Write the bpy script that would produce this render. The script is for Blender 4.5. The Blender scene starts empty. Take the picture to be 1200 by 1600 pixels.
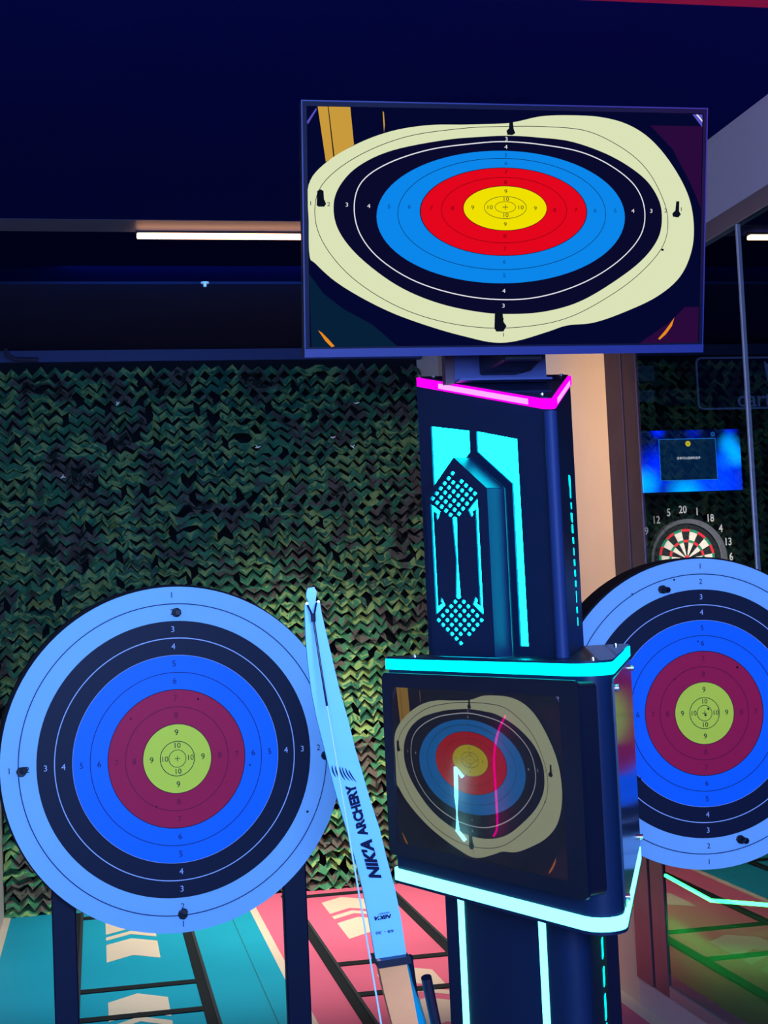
import bpy, bmesh, math, random
from mathutils import Vector, Matrix
random.seed(7)
C = bpy.context.scene.collection
R = math.radians
PI = math.pi

# ------------------------------------------------------------------ camera
FPX = 2234.16
YAW, PITCH, ROLL = .20166182, .05799163, -.04462415
EYE = Vector((0, 0, 1.6))
fwd = Vector((math.sin(YAW)*math.cos(PITCH), math.cos(YAW)*math.cos(PITCH), math.sin(PITCH)))
_r0 = Vector((math.cos(YAW), -math.sin(YAW), 0)); _u0 = _r0.cross(fwd)
rgt = math.cos(ROLL)*_r0 + math.sin(ROLL)*_u0
upv = -math.sin(ROLL)*_r0 + math.cos(ROLL)*_u0
cd = bpy.data.cameras.new('camera'); cam = bpy.data.objects.new('camera', cd); C.objects.link(cam)
M = Matrix.Identity(4)
for i in range(3):
    M[i][0] = rgt[i]; M[i][1] = upv[i]; M[i][2] = -fwd[i]; M[i][3] = EYE[i]
cam.matrix_world = M
cd.sensor_fit = 'HORIZONTAL'; cd.sensor_width = 36; cd.lens = FPX/1200*36
cd.clip_start = .05; cd.clip_end = 60
bpy.context.scene.camera = cam

# ------------------------------------------------------------------ world, exposure, lights
w = bpy.data.worlds.new('world'); bpy.context.scene.world = w; w.use_nodes = True
bg = w.node_tree.nodes['Background']; bg.inputs[0].default_value = (.05, .10, .50, 1); bg.inputs[1].default_value = .05
vs = bpy.context.scene.view_settings
vs.view_transform = 'Standard'; vs.look = 'None'; vs.exposure = 0; vs.gamma = 1; vs.use_curve_mapping = False


def lamp(name, kind, loc, target, col, power, size=None, sy=None, spot=None, blend=.6):
    l = bpy.data.lights.new(name, kind); l.energy = power; l.color = col
    if kind == 'AREA':
        l.shape = 'RECTANGLE'; l.size = size; l.size_y = sy or size
    if kind == 'SPOT':
        l.spot_size = R(spot); l.spot_blend = blend; l.shadow_soft_size = size or .1
    if kind == 'POINT':
        l.shadow_soft_size = size or .1
    o = bpy.data.objects.new(name, l); C.objects.link(o); o.location = loc
    d = Vector(target) - Vector(loc)
    o.rotation_euler = d.to_track_quat('-Z', 'Y').to_euler()
    return o


# blue stage light over the shooting line, behind the photographer, aimed at the targets
lamp('stage_light', 'AREA', (.3, -.9, 1.9), (.6, 3.4, 1.3), (.27, .45, 1.0), 190, 1.6, .8)
lamp('net_spot', 'SPOT', (.95, 6.2, 2.9), (1.0, 7.9, .0), (1.0, .93, .80), 380, .2, spot=58, blend=1)
lamp('blue_wash', 'AREA', (.7, 5.9, 2.93), (.7, 7.2, 1.6), (.06, .32, 1.0), 16, 1.6, .3)  # unseen fill added to tint the upper netting blue
lamp('red_ceiling_fill', 'SPOT', (1.3, 1.5, 1.9), (1.3, 2.6, 3.02), (1.0, .05, .2), 60, .1, spot=70, blend=1)  # unseen fill added to redden and brighten the near ceiling
# white ceiling spots over the far half of the lanes
lamp('lane_spot', 'SPOT', (1.15, 5.75, 2.95), (1.0, 6.9, 0), (1.0, .86, .74), 360, .12, spot=72, blend=1)
lamp('lane_spot', 'SPOT', (-.05, 5.75, 2.95), (.1, 6.9, 0), (.62, .95, 1.0), 190, .12, spot=72, blend=1)
lamp('wall_spot', 'SPOT', (.75, 4.4, 2.95), (1.98, 6.3, 1.5), (1.0, .72, .5), 260, .15, spot=75, blend=1)
lamp('next_room_spot', 'SPOT', (3.4, 6.2, 2.8), (3.42, 7.95, 1.6), (1.0, .9, .85), 420, .1, spot=22, blend=1)


# ------------------------------------------------------------------ pixel-free geometry helpers
def ray(x, y):
    return fwd + rgt*((x-600)/FPX) - upv*((y-800)/FPX)


def hit(x, y, axis, val):                     # photo point on the plane axis = val
    d = ray(x, y); return EYE + d*((val-EYE[axis])/d[axis])


def srgb(h):
    if isinstance(h, str):
        h = [int(h[i:i+2], 16) for i in (0, 2, 4)]
    return tuple(((c/255)/12.92 if c/255 <= .04045 else ((c/255+.055)/1.055)**2.4) for c in h) + (1,)


MATS = {}


def mat(name, col, rough=.5, metal=0, noise=0, scale=20, bump=0, spec=.18, coat=0):
    if name in MATS: return MATS[name]
    m = bpy.data.materials.new(name); m.use_nodes = True; nt = m.node_tree
    b = nt.nodes['Principled BSDF']
    c = srgb(col) if isinstance(col, str) else tuple(col)+(1,)
    b.inputs['Base Color'].default_value = c
    b.inputs['Roughness'].default_value = rough; b.inputs['Metallic'].default_value = metal
    b.inputs['Specular IOR Level'].default_value = spec
    b.inputs['Coat Weight'].default_value = coat
    tc = nt.nodes.new('ShaderNodeTexCoord'); n = nt.nodes.new('ShaderNodeTexNoise')
    n.inputs['Scale'].default_value = scale; n.inputs['Detail'].default_value = 4
    nt.links.new(tc.outputs['Object'], n.inputs['Vector'])
    mx = nt.nodes.new('ShaderNodeMix'); mx.data_type = 'RGBA'; mx.blend_type = 'MULTIPLY'
    mx.inputs[0].default_value = noise
    cr = nt.nodes.new('ShaderNodeMapRange'); cr.inputs[3].default_value = .4; cr.inputs[4].default_value = 1.5
    nt.links.new(n.outputs['Fac'], cr.inputs[0])
    mx.inputs[6].default_value = c
    nt.links.new(cr.outputs[0], mx.inputs[7]); nt.links.new(mx.outputs[2], b.inputs['Base Color'])
    if bump:
        bp = nt.nodes.new('ShaderNodeBump'); bp.inputs['Strength'].default_value = bump; bp.inputs['Distance'].default_value = .01
        nt.links.new(n.outputs['Fac'], bp.inputs['Height']); nt.links.new(bp.outputs[0], b.inputs['Normal'])
    MATS[name] = m
    return m


def emit(name, col, st=1.0):
    if name in MATS: return MATS[name]
    m = bpy.data.materials.new(name); m.use_nodes = True; nt = m.node_tree; nt.nodes.clear()
    e = nt.nodes.new('ShaderNodeEmission'); o = nt.nodes.new('ShaderNodeOutputMaterial')
    e.inputs[0].default_value = srgb(col) if isinstance(col, str) else tuple(col)+(1,)
    e.inputs[1].default_value = st
    nt.links.new(e.outputs[0], o.inputs[0]); MATS[name] = m
    return m


def pane(name, tint, ior=1.5, rough=.0, gain=1.0, gcol=(1, 1, 1)):      # clear sheet: tinted see-through plus fresnel mirror
    m = bpy.data.materials.new(name); m.use_nodes = True; nt = m.node_tree; nt.nodes.clear()
    t = nt.nodes.new('ShaderNodeBsdfTransparent'); t.inputs[0].default_value = tuple(tint)+(1,)
    g = nt.nodes.new('ShaderNodeBsdfGlossy'); g.inputs['Roughness'].default_value = rough; g.inputs[0].default_value = tuple(gcol)+(1,)
    f = nt.nodes.new('ShaderNodeFresnel'); f.inputs[0].default_value = ior
    mu = nt.nodes.new('ShaderNodeMath'); mu.operation = 'MULTIPLY'; mu.inputs[1].default_value = gain; mu.use_clamp = True
    mx = nt.nodes.new('ShaderNodeMixShader'); o = nt.nodes.new('ShaderNodeOutputMaterial')
    ge = nt.nodes.new('ShaderNodeNewGeometry'); sb = nt.nodes.new('ShaderNodeMath'); sb.operation = 'SUBTRACT'; sb.inputs[0].default_value = gain
    sc2 = nt.nodes.new('ShaderNodeMath'); sc2.operation = 'MULTIPLY'; sc2.inputs[1].default_value = gain        # only the front surface mirrors
    nt.links.new(ge.outputs['Backfacing'], sc2.inputs[0]); nt.links.new(sc2.outputs[0], sb.inputs[1]); nt.links.new(sb.outputs[0], mu.inputs[1])
    nt.links.new(f.outputs[0], mu.inputs[0]); nt.links.new(mu.outputs[0], mx.inputs[0])
    nt.links.new(t.outputs[0], mx.inputs[1]); nt.links.new(g.outputs[0], mx.inputs[2]); nt.links.new(mx.outputs[0], o.inputs[0])
    return m


def link(name, me, mats=None, parent=None, smooth=False):
    o = bpy.data.objects.new(name, me); C.objects.link(o)
    if mats:
        for x in (mats if isinstance(mats, (list, tuple)) else [mats]): me.materials.append(x)
    if parent: o.parent = parent
    if smooth:
        for p in me.polygons: p.use_smooth = True
    return o


def obj(name, bm, mats, parent=None, smooth=False):
    bmesh.ops.recalc_face_normals(bm, faces=bm.faces[:])
    me = bpy.data.meshes.new(name); bm.to_mesh(me); bm.free()
    o = link(name, me, mats, parent)
    if smooth:
        me.shade_smooth() if hasattr(me, 'shade_smooth') else None
        try: me.set_sharp_from_angle(angle=R(35))
        except Exception: pass
    return o


def tag(o, label, cat, group=None):
    o['label'] = label; o['category'] = cat
    if group: o['group'] = group
    return o


def thing(name, label, cat, loc, group=None):
    o = bpy.data.objects.new(name, None); C.objects.link(o); o.location = loc; o.empty_display_size = .1
    return tag(o, label, cat, group)


def struct(o, desc=None):
    o['kind'] = 'structure'
    if desc: o['label'] = desc
    return o


def adopt(root):                      # parts are modelled in world space: keep them there under their thing
    bpy.context.view_layer.update()
    inv = root.matrix_world.inverted()
    for ch in root.children:
        ch.matrix_parent_inverse = inv


def box(bm, lo, hi, mi=0):
    x0, y0, z0 = lo; x1, y1, z1 = hi
    v = [bm.verts.new(p) for p in ((x0,y0,z0),(x1,y0,z0),(x1,y1,z0),(x0,y1,z0),(x0,y0,z1),(x1,y0,z1),(x1,y1,z1),(x0,y1,z1))]
    for f in ((0,3,2,1),(4,5,6,7),(0,1,5,4),(1,2,6,5),(2,3,7,6),(3,0,4,7)):
        bm.faces.new([v[i] for i in f]).material_index = mi


def bevel(bm, w, seg=2):
    bmesh.ops.bevel(bm, geom=bm.edges[:], offset=w, segments=seg, affect='EDGES', clamp_overlap=True)


def boxo(name, lo, hi, m, parent=None, bv=0):
    bm = bmesh.new(); box(bm, lo, hi)
    if bv: bevel(bm, bv)
    return obj(name, bm, m, parent)


def rnd(pts, rad, seg=6):             # round the corners of a 2-D polygon
    out = []; n = len(pts)
    for i in range(n):
        p0, p, p1 = (Vector(pts[j][:2]) for j in (i-1, i, (i+1) % n))
        r = rad[i] if isinstance(rad, (list, tuple)) else rad
        if r <= 0: out.append(tuple(p)); continue
        a = (p0-p).normalized(); b = (p1-p).normalized()
        ang = a.angle(b); t = min(r/math.tan(ang/2), (p0-p).length*.49, (p1-p).length*.49)
        r = t*math.tan(ang/2); c = p + (a+b).normalized()*(r/math.sin(ang/2))
        s = (p+a*t)-c; e = (p+b*t)-c
        a0 = math.atan2(s.y, s.x); a1 = math.atan2(e.y, e.x); d = a1-a0
        while d > PI: d -= 2*PI
        while d < -PI: d += 2*PI
        for k in range(seg+1):
            q = a0+d*k/seg; out.append((c.x+r*math.cos(q), c.y+r*math.sin(q)))
    return out


def inset(pts, d):                    # shift every edge of a convex polygon inwards by d
    n = len(pts); cx = sum(p[0] for p in pts)/n; cy = sum(p[1] for p in pts)/n
    L = []
    for i in range(n):
        a = Vector(pts[i]); b = Vector(pts[(i+1) % n]); e = (b-a).normalized(); nn = Vector((-e.y, e.x))
        if nn.dot(Vector((cx, cy))-a) < 0: nn = -nn
        L.append((a+nn*d, e))
    out = []
    for i in range(n):
        (p, e), (q, f) = L[i-1], L[i]
        den = e.x*f.y-e.y*f.x; t = ((q-p).x*f.y-(q-p).y*f.x)/den; out.append(tuple(p+e*t))
    return out


def prism(bm, pts, z0, z1, mi=0, ztop=None):        # vertical prism from a plan outline, ztop(x, y) may slope
    b = [bm.verts.new((p[0], p[1], z0 if not callable(z0) else z0(*p))) for p in pts]
    t = [bm.verts.new((p[0], p[1], z1 if not callable(z1) else z1(*p))) for p in pts]
    bm.faces.new(b[::-1]).material_index = mi; bm.faces.new(t).material_index = mi
    n = len(pts)
    for i in range(n): bm.faces.new((b[i], b[(i+1) % n], t[(i+1) % n], t[i])).material_index = mi


def tube(bm, path, r, seg=10, closed=False, mi=0):
    P = [Vector(p) for p in path]; n = len(P); rings = []
    for i, p in enumerate(P):
        a = P[i-1] if (i > 0 or closed) else P[0]; b = P[(i+1) % n] if (i < n-1 or closed) else P[-1]
        d = (b-a).normalized()
        u = d.cross(Vector((0, 0, 1))); u = u.normalized() if u.length > .05 else d.cross(Vector((0, 1, 0))).normalized()
        v = d.cross(u); rr = r[i] if isinstance(r, (list, tuple)) else r
        rings.append([bm.verts.new(p+u*rr*math.cos(2*PI*k/seg)+v*rr*math.sin(2*PI*k/seg)) for k in range(seg)])
    for i in range(n if closed else n-1):
        A, B = rings[i], rings[(i+1) % n]
        for k in range(seg): bm.faces.new((A[k], A[(k+1) % seg], B[(k+1) % seg], B[k])).material_index = mi
    if not closed:
        bm.faces.new(rings[0][::-1]).material_index = mi; bm.faces.new(rings[-1]).material_index = mi


def cyl(bm, c, axis, r, h, seg=24, mi=0):
    a = Vector(axis).normalized(); tube(bm, [Vector(c), Vector(c)+a*h], r, seg, mi=mi)


class Frame:                          # a flat working surface: origin, right, up, and outward normal
    def __init__(s, o, x, y):
        s.o = Vector(o); s.x = Vector(x).normalized(); s.y = Vector(y).normalized(); s.n = s.x.cross(s.y)
    def p(s, a, b, off=0): return s.o + s.x*a + s.y*b + s.n*off
    def px(s, X, Y, off=0):           # photo point -> (a, b) on this surface
        o = s.o+s.n*off; d = ray(X, Y); t = (o-EYE).dot(s.n)/d.dot(s.n); q = EYE+d*t-o
        return (q.dot(s.x), q.dot(s.y))


def poly(bm, fr, pts, off, mi=0):     # flat patch
    bm.faces.new([bm.verts.new(fr.p(a, b, off)) for a, b in pts]).material_index = mi


def slab(bm, fr, pts, o0, o1, mi=0):  # patch with thickness
    a = [bm.verts.new(fr.p(x, y, o0)) for x, y in pts]; b = [bm.verts.new(fr.p(x, y, o1)) for x, y in pts]
    bm.faces.new(a[::-1]).material_index = mi; bm.faces.new(b).material_index = mi
    for i in range(len(pts)): bm.faces.new((a[i], a[(i+1) % len(pts)], b[(i+1) % len(pts)], b[i])).material_index = mi


def holed(fr, loops, o0, o1):         # sheet with cut-outs: first loop outside, the others holes
    cu = bpy.data.curves.new('tmp', 'CURVE'); cu.dimensions = '2D'; cu.fill_mode = 'BOTH'; cu.extrude = abs(o1-o0)/2
    for lp in loops:
        s = cu.splines.new('POLY'); s.points.add(len(lp)-1); s.use_cyclic_u = True
        for i, (a, b) in enumerate(lp): s.points[i].co = (a, b, 0, 1)
    t = bpy.data.objects.new('tmp', cu); me = bpy.data.meshes.new_from_object(t)
    bpy.data.objects.remove(t); bpy.data.curves.remove(cu)
    for v in me.vertices: v.co = fr.p(v.co.x, v.co.y, (o0+o1)/2+v.co.z)
    return me


def text(fr, s, a, b, size, off, rot=0, sx=1.0, mirror=False, shear=0, thick=0, bold=0, fit=None):
    cu = bpy.data.curves.new('tmp', 'FONT'); cu.body = s; cu.size = size; cu.align_x = 'CENTER'; cu.align_y = 'CENTER'
    cu.shear = shear; cu.extrude = thick; cu.offset = bold; cu.resolution_u = 3
    t = bpy.data.objects.new('tmp', cu); me = bpy.data.meshes.new_from_object(t)
    bpy.data.objects.remove(t); bpy.data.curves.remove(cu)
    c, q = math.cos(rot), math.sin(rot)
    if fit:
        xs = [v.co.x for v in me.vertices]; ys = [v.co.y for v in me.vertices]; mx_, my_ = (max(xs)+min(xs))/2, (max(ys)+min(ys))/2
        fx, fy = fit[0]/(max(xs)-min(xs)), fit[1]/(max(ys)-min(ys))
        for v in me.vertices: v.co.x = (v.co.x-mx_)*fx; v.co.y = (v.co.y-my_)*fy
    for v in me.vertices:
        x, y = v.co.x*sx*(-1 if mirror else 1), v.co.y
        v.co = fr.p(a+x*c-y*q, b+x*q+y*c, off+thick+v.co.z)
    return me


def join(bm, me, mi=0):               # add a mesh to a bmesh with one material slot
    n = len(bm.faces); bm.from_mesh(me); bm.faces.ensure_lookup_table()
    for f in bm.faces[n:]: f.material_index = mi
    bpy.data.meshes.remove(me)


def circ(cx, cy, rx, ry=None, n=72):
    ry = ry or rx
    return [(cx+rx*math.cos(2*PI*k/n), cy+ry*math.sin(2*PI*k/n)) for k in range(n)]


def annulus(bm, fr, c, r0, r1, off, mi=0, n=96):
    A = [bm.verts.new(fr.p(*q, off)) for q in circ(*c, r0, n=n)]; B = [bm.verts.new(fr.p(*q, off)) for q in circ(*c, r1, n=n)]
    for k in range(n): bm.faces.new((A[k], B[k], B[(k+1) % n], A[(k+1) % n])).material_index = mi


def smoothloop(pts, sub=6):           # closed Catmull-Rom
    n = len(pts); out = []
    for i in range(n):
        p0, p1, p2, p3 = (Vector(pts[j % n]) for j in (i-1, i, i+1, i+2))
        for k in range(sub):
            t = k/sub
            out.append(tuple(.5*((2*p1)+(-p0+p2)*t+(2*p0-5*p1+4*p2-p3)*t*t+(-p0+3*p1-3*p2+p3)*t**3)))
    return out


def smooth_path(P, sub=6):
    out = []; n = len(P)
    for i in range(n-1):
        p0, p1, p2, p3 = P[max(i-1, 0)], P[i], P[i+1], P[min(i+2, n-1)]
        for k in range(sub):
            t = k/sub; out.append(.5*((2*p1)+(-p0+p2)*t+(2*p0-5*p1+4*p2-p3)*t*t+(-p0+3*p1-3*p2+p3)*t**3))
    return out+[P[-1]]


def ringstrip(bm, fr, lp, wd, off, mi):          # thin closed line along a loop
    n = len(lp); cx = sum(p[0] for p in lp)/n; cy = sum(p[1] for p in lp)/n
    A = []; B = []
    for i in range(n):
        t = (Vector(lp[(i+1) % n])-Vector(lp[i-1])).normalized(); nn = Vector((-t.y, t.x))
        p = Vector(lp[i]); A.append(bm.verts.new(fr.p(*(p+nn*wd/2), off))); B.append(bm.verts.new(fr.p(*(p-nn*wd/2), off)))
    for i in range(n): bm.faces.new((A[i], B[i], B[(i+1) % n], A[(i+1) % n])).material_index = mi


# ------------------------------------------------------------------ materials
navy = mat('navy_powder_coat', (.005, .018, .058), .42, noise=.15, scale=120)
navy_gloss = mat('navy_gloss_metal', (.004, .014, .05), .45, noise=.1, scale=60, coat=.3)
black = mat('black_plastic', (.003, .006, .018), .4, spec=.3)
black_matt = mat('black_foam', (.008, .009, .014), .9, noise=.4, scale=90, bump=.2)
gunmetal = mat('stand_steel', (.003, .008, .035), .5, noise=.2, scale=60)
chrome = mat('screw_metal', (.7, .7, .75), .25, 1)
cyan = emit('cyan_led', (.0, .95, 1.0), 3.0)
cyan_hot = emit('cyan_led_bright', (.16, 1.0, 1.0), 3.2)
cyan_soft = emit('cyan_panel', (.002, .9, 1.0), 18)
magenta = emit('magenta_led', (1.0, .0, .85), 1.5)
magenta_hot = emit('magenta_led_bright', (1.0, .30, .95), 1.5)

# ------------------------------------------------------------------ the setting
XW, YW, XL, ZC = 1.987, 7.97, -.52, 3.02
XR = 6.2
teal = mat('teal_floor_print', (.01, .28, .38), .5, noise=.12, scale=3)
pink = mat('pink_floor_print', (.60, .115, .19), .5, noise=.12, scale=3)
cream = mat('cream_floor_print', (.62, .49, .36), .5, noise=.1, scale=4)
seam = mat('floor_seam', (.02, .12, .14), .6)
cream_wall = mat('cream_paint', (.70, .52, .38), .75, noise=.12, scale=5, bump=.03)
white_wall = mat('off_white_paint', (.62, .56, .52), .7, noise=.08, scale=4)
navy_ceiling = mat('navy_ceiling_paint', (.004, .009, .10), .7, spec=0, noise=.2, scale=3)
navy_panel = mat('dark_ceiling_panel', (.013, .017, .050), .6, spec=0, noise=.3, scale=2)
dark_back = mat('dark_wall_paint', (.006, .009, .014), .9)

bm = bmesh.new(); FL = Frame((0, 0, 0), (1, 0, 0), (0, 1, 0))
box(bm, (XL-.15, -2.5, -.1), (XW+.15, YW+.1, 0), 3)
def rect(x0, y0, x1, y1): return [(x0, y0), (x1, y0), (x1, y1), (x0, y1)]
poly(bm, FL, rect(-.484, -2, .735, YW), .001, 0)
poly(bm, FL, rect(.773, -2, 1.93, YW), .001, 1)
for x0, x1 in ((-.52, -.484), (.735, .773), (1.93, 1.987)): poly(bm, FL, rect(x0, -2, x1, YW), .001, 2)
poly(bm, FL, rect(.627, -2, .631, YW), .002, 3)
def arrow(cx, y, hw=.12):
    poly(bm, FL, [(cx-hw, y-.02), (cx-hw, y-.26), (cx, y-.17), (cx+hw, y-.26), (cx+hw, y-.02), (cx, y+.09)], .002, 2)
def chevron(cx, y, t, hw=.12):
    poly(bm, FL, [(cx-hw, y), (cx-hw, y-t), (cx, y-t+.1), (cx+hw, y-t), (cx+hw, y), (cx, y+.1)], .002, 2)
def arrow_set(cx, y0):
    poly(bm, FL, [(cx-.12, y0), (cx-.12, y0-.28), (cx, y0-.18), (cx+.12, y0-.28), (cx+.12, y0), (cx, y0+.1)], .002, 2)
    chevron(cx, y0-.34, .07); chevron(cx, y0-.50, .34)
for cx, dy in ((.12, 0), (1.235, .02)):
    for y0 in (7.53, 6.02, 4.5, 3.0): arrow_set(cx, y0+dy)
fl = struct(obj('floor', bm, [teal, pink, cream, seam]))

# next room's floor
nfloor = mat('next_room_floor', (.16, .14, .14), .3, noise=.3, scale=4)
struct(boxo('floor', (XW+.15, -1, -.1), (XR, YW+.1, 0), nfloor))
# back wall behind both rooms
struct(boxo('wall_back', (XL-.15, YW, 0), (1.86, YW+.1, 3.35), dark_back))
struct(boxo('wall_back', (1.86, YW, 0), (XW+.12, YW+.1, 3.35), mat('grey_cream_paint', (.5, .42, .36), .7)))
struct(boxo('wall_back', (XW+.12, YW, 0), (XR, YW+.1, 3.35), dark_back))
struct(boxo('wall_left', (XL-.15, -1, 0), (XL, YW, 3.35), white_wall))
# right wall: solid cream stretch, low curb, band above the glazing
YJ0, YJ1 = 5.261, 4.95
struct(boxo('wall_right', (XW, YJ0, 0), (XW+.12, YW, ZC), cream_wall))
struct(boxo('wall_right', (XW, -1, 0), (XW+.12, YJ0, .105), mat('pinkish_curb_paint', (.60, .45, .44), .6, noise=.15, scale=6)))
struct(boxo('wall_right', (XW, -1, 2.76), (XW+.12, YJ0, ZC), mat('pale_band_paint', (.62, .56, .62), .6, noise=.08, scale=4)))
struct(boxo('wall_far_right', (XR, -1, 0), (XR+.1, YW, 3.3), dark_back))
steel = mat('brushed_steel', (.20, .13, .17), .42, .75, noise=.35, scale=9)
steel_dark = mat('dark_bronze_steel', (.28, .18, .20), .3, 1, noise=.4, scale=7)
alu = mat('grey_aluminium', (.45, .45, .50), .4, .8)
struct(boxo('trim_1', (XW-.008, YJ0-.165, .105), (XW-.0005, YJ0, 2.76), steel, bv=.003))
struct(boxo('trim_2', (XW-.006, YJ1, .105), (XW-.0005, YJ0-.18, 2.76), steel, bv=.003))
struct(boxo('trim_3', (XW-.003, YJ0-.1795, .105), (XW-.0005, YJ0-.1655, 2.76), black))
struct(boxo('trim_4', (XW-.004, -1, 2.70), (XW+.03, YJ1, 2.76), alu, bv=.003))
struct(boxo('trim_5', (XW-.006, -1, .105), (XW+.06, YJ1, .15), alu, bv=.003))
gl = pane('shop_glass', (.80, .84, .88), 1.62, gain=1.1)
for i, (ya, yb) in enumerate(((4.075, YJ0-.005), (2.6, 4.062), (-1, 2.59))):
    struct(boxo('window_%d' % (i+1), (XW+.000, ya, .15), (XW+.010, yb, 2.70), gl))
struct(boxo('trim_6', (XW-.002, 4.0625, .15), (XW+.012, 4.0745, 2.70), mat('pale_sealant', (.6, .58, .62), .3, .3), bv=.002))
# ceiling in bands
struct(boxo('ceiling', (XL-.15, -2.5, ZC), (XW+.12, 3.22, ZC+.3), mat('far_red_ceiling', (.55, .01, .08), .6)))
struct(boxo('ceiling', (XL-.15, 3.22, ZC), (XW+.12, 5.26, ZC+.3), navy_ceiling))
struct(boxo('trim_7', (XL, 5.26, ZC-.002), (XW, 5.43, ZC+.3), mat('grey_channel', (.06, .07, .15), .5, noise=.1)))
struct(boxo('ceiling', (XL-.15, 5.43, ZC+.0), (XW+.12, 6.28, ZC+.3), mat('near_black_ceiling', (.001, .003, .035), .8, spec=0)))
struct(boxo('ceiling', (XL-.15, 6.28, ZC-.012), (XW+.12, YW+.1, ZC+.3), navy_panel))
struct(boxo('trim_8', (XL, YW-.06, 2.945), (1.88, YW, 3.008), mat('net_rail', (.03, .05, .16), .5)))
struct(boxo('ceiling', (XW+.12, -1, ZC), (XR, YW+.1, ZC+.3), navy_ceiling))


# ------------------------------------------------------------------ camouflage netting
def camo_mat(name, gain=1.0):
    m = bpy.data.materials.new(name); m.use_nodes = True; nt = m.node_tree; b = nt.nodes['Principled BSDF']
    b.inputs['Roughness'].default_value = .75; b.inputs['Specular IOR Level'].default_value = .25
    tc = nt.nodes.new('ShaderNodeTexCoord'); n = nt.nodes.new('ShaderNodeTexNoise'); n.inputs['Scale'].default_value = 5.5
    n.inputs['Detail'].default_value = 3; n.inputs['Roughness'].default_value = .65; n.inputs['Distortion'].default_value = .6
    cr = nt.nodes.new('ShaderNodeValToRGB'); cr.color_ramp.interpolation = 'CONSTANT'
    cols = [(0, (.010, .022, .016)), (.36, (.085, .075, .06)), (.45, (.035, .16, .075)), (.53, (.18, .28, .09)), (.60, (.022, .11, .065)), (.69, (.15, .14, .10))]
    while len(cr.color_ramp.elements) < len(cols): cr.color_ramp.elements.new(.5)
    for e, (p, c) in zip(cr.color_ramp.elements, cols):
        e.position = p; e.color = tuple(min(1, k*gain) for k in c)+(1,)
    nt.links.new(tc.outputs['Object'], n.inputs['Vector']); nt.links.new(n.outputs['Fac'], cr.inputs[0])
    nt.links.new(cr.outputs[0], b.inputs['Base Color'])
    return m


def camo_net(name, x0, x1, z0, z1, y, per, row, gain, seed):
    rg = random.Random(seed); bm = bmesh.new()
    nr = int((z1-z0)/row); nx = int((x1-x0)/(per/2))
    for k in range(nr):
        z = z0+row*(k+.5); prev = None; sh = 0
        for i in range(nx+1):
            if math.sin(i*.23+k*.11+seed)*math.sin(k*.31+i*.05) > .86 and rg.random() < .3: sh += 1
            x = x0+i*per/2+rg.uniform(-.1, .1)*per
            h = 1-k/nr
            amp = row*(.42+rg.uniform(-.12, .12)); zz = z+(amp if (i+sh) % 2 else -amp)*.80+rg.uniform(-.12, .12)*row*(1+h)
            wd = row*(.88+rg.uniform(-.2, .14)); dy = rg.uniform(-.012, .012)
            bel = .02*math.sin(x*3.1+k*.05)+.012*math.sin(z*5+x)
            lean = rg.uniform(.010, .026)
            a = bm.verts.new((x, y+dy+bel-lean, zz-wd/2)); c = bm.verts.new((x+rg.uniform(-.1, .1)*per, y+dy+bel+.3*lean, zz)); b = bm.verts.new((x, y+dy+bel+lean, zz+wd/2))
            if prev and rg.random() > .03:
                bm.faces.new((prev[0], a, c, prev[1])); bm.faces.new((prev[1], c, b, prev[2]))
            prev = (a, c, b)
    return obj(name, bm, camo_mat(name+'_cloth', gain))


net = camo_net('camouflage_net', XL+.01, 1.89, .0, 2.94, YW-.085, .074, .050, 1.25, 3)
tag(net, 'large woodland camouflage netting covering the back wall behind the archery targets', 'netting')
tie_m = mat('pale_net_tie', (.8, .9, .8), .3)  # fasteners; their glint is put in as a pale colour
for X_, Y_ in ((184, 631), (403, 699), (557, 630), (520, 684), (551, 698), (98, 745)):
    c_ = hit(X_, Y_, 1, YW-.155); bm = bmesh.new()
    for q in range(3):
        a_ = random.uniform(0, 2*PI); tube(bm, [c_, c_+Vector((.016*math.cos(a_), -.008, .012*math.sin(a_)))], [.005, .002], 6)
    obj('net_tie', bm, tie_m, net)
net2 = camo_net('camouflage_net', XW+.16, XR-.1, .0, 2.94, YW-.072, .066, .062, .09, 5)  # same cloth, with the dim room's shade put into its colours
tag(net2, 'dark camouflage netting seen through the glass behind the dartboard', 'netting')

# ------------------------------------------------------------------ floor ladders
rubber = mat('black_rubber_tape', (.008, .010, .012), .75, noise=.3, scale=40, spec=.2)
rubber_lit_side = mat('rubber_lit_grey', (.03, .033, .036), .7, noise=.4, scale=60)  # lit side of each rail, put in as a lighter grey strip
def ladder(label, xa, xb, rungs):
    t = thing('floor_ladder', label, 'floor marking', ((xa+xb)/2, 6.3, 0), 'flat black ladders on the lanes')
    for x in (xa, xb):
        bm = bmesh.new(); box(bm, (x, 2.2, .0015), (x+.040, 7.80, .006), 0); box(bm, (x+.040, 2.2, .0015), (x+.054, 7.80, .010), 1)
        obj('rail', bm, [rubber, rubber_lit_side], t)
    for y in rungs: boxo('rung', (xa+.054, y-.03, .0015), (xb, y+.03, .006), rubber, t)
    adopt(t)
ladder('flat black ladder marking lying on the teal lane', -.165, .367, (7.66, 6.215, 5.79, 4.9, 4.1))
ladder('flat black ladder marking lying on the pink lane', .932, 1.482, (7.73, 6.262, 5.765, 4.9, 4.1))

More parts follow.
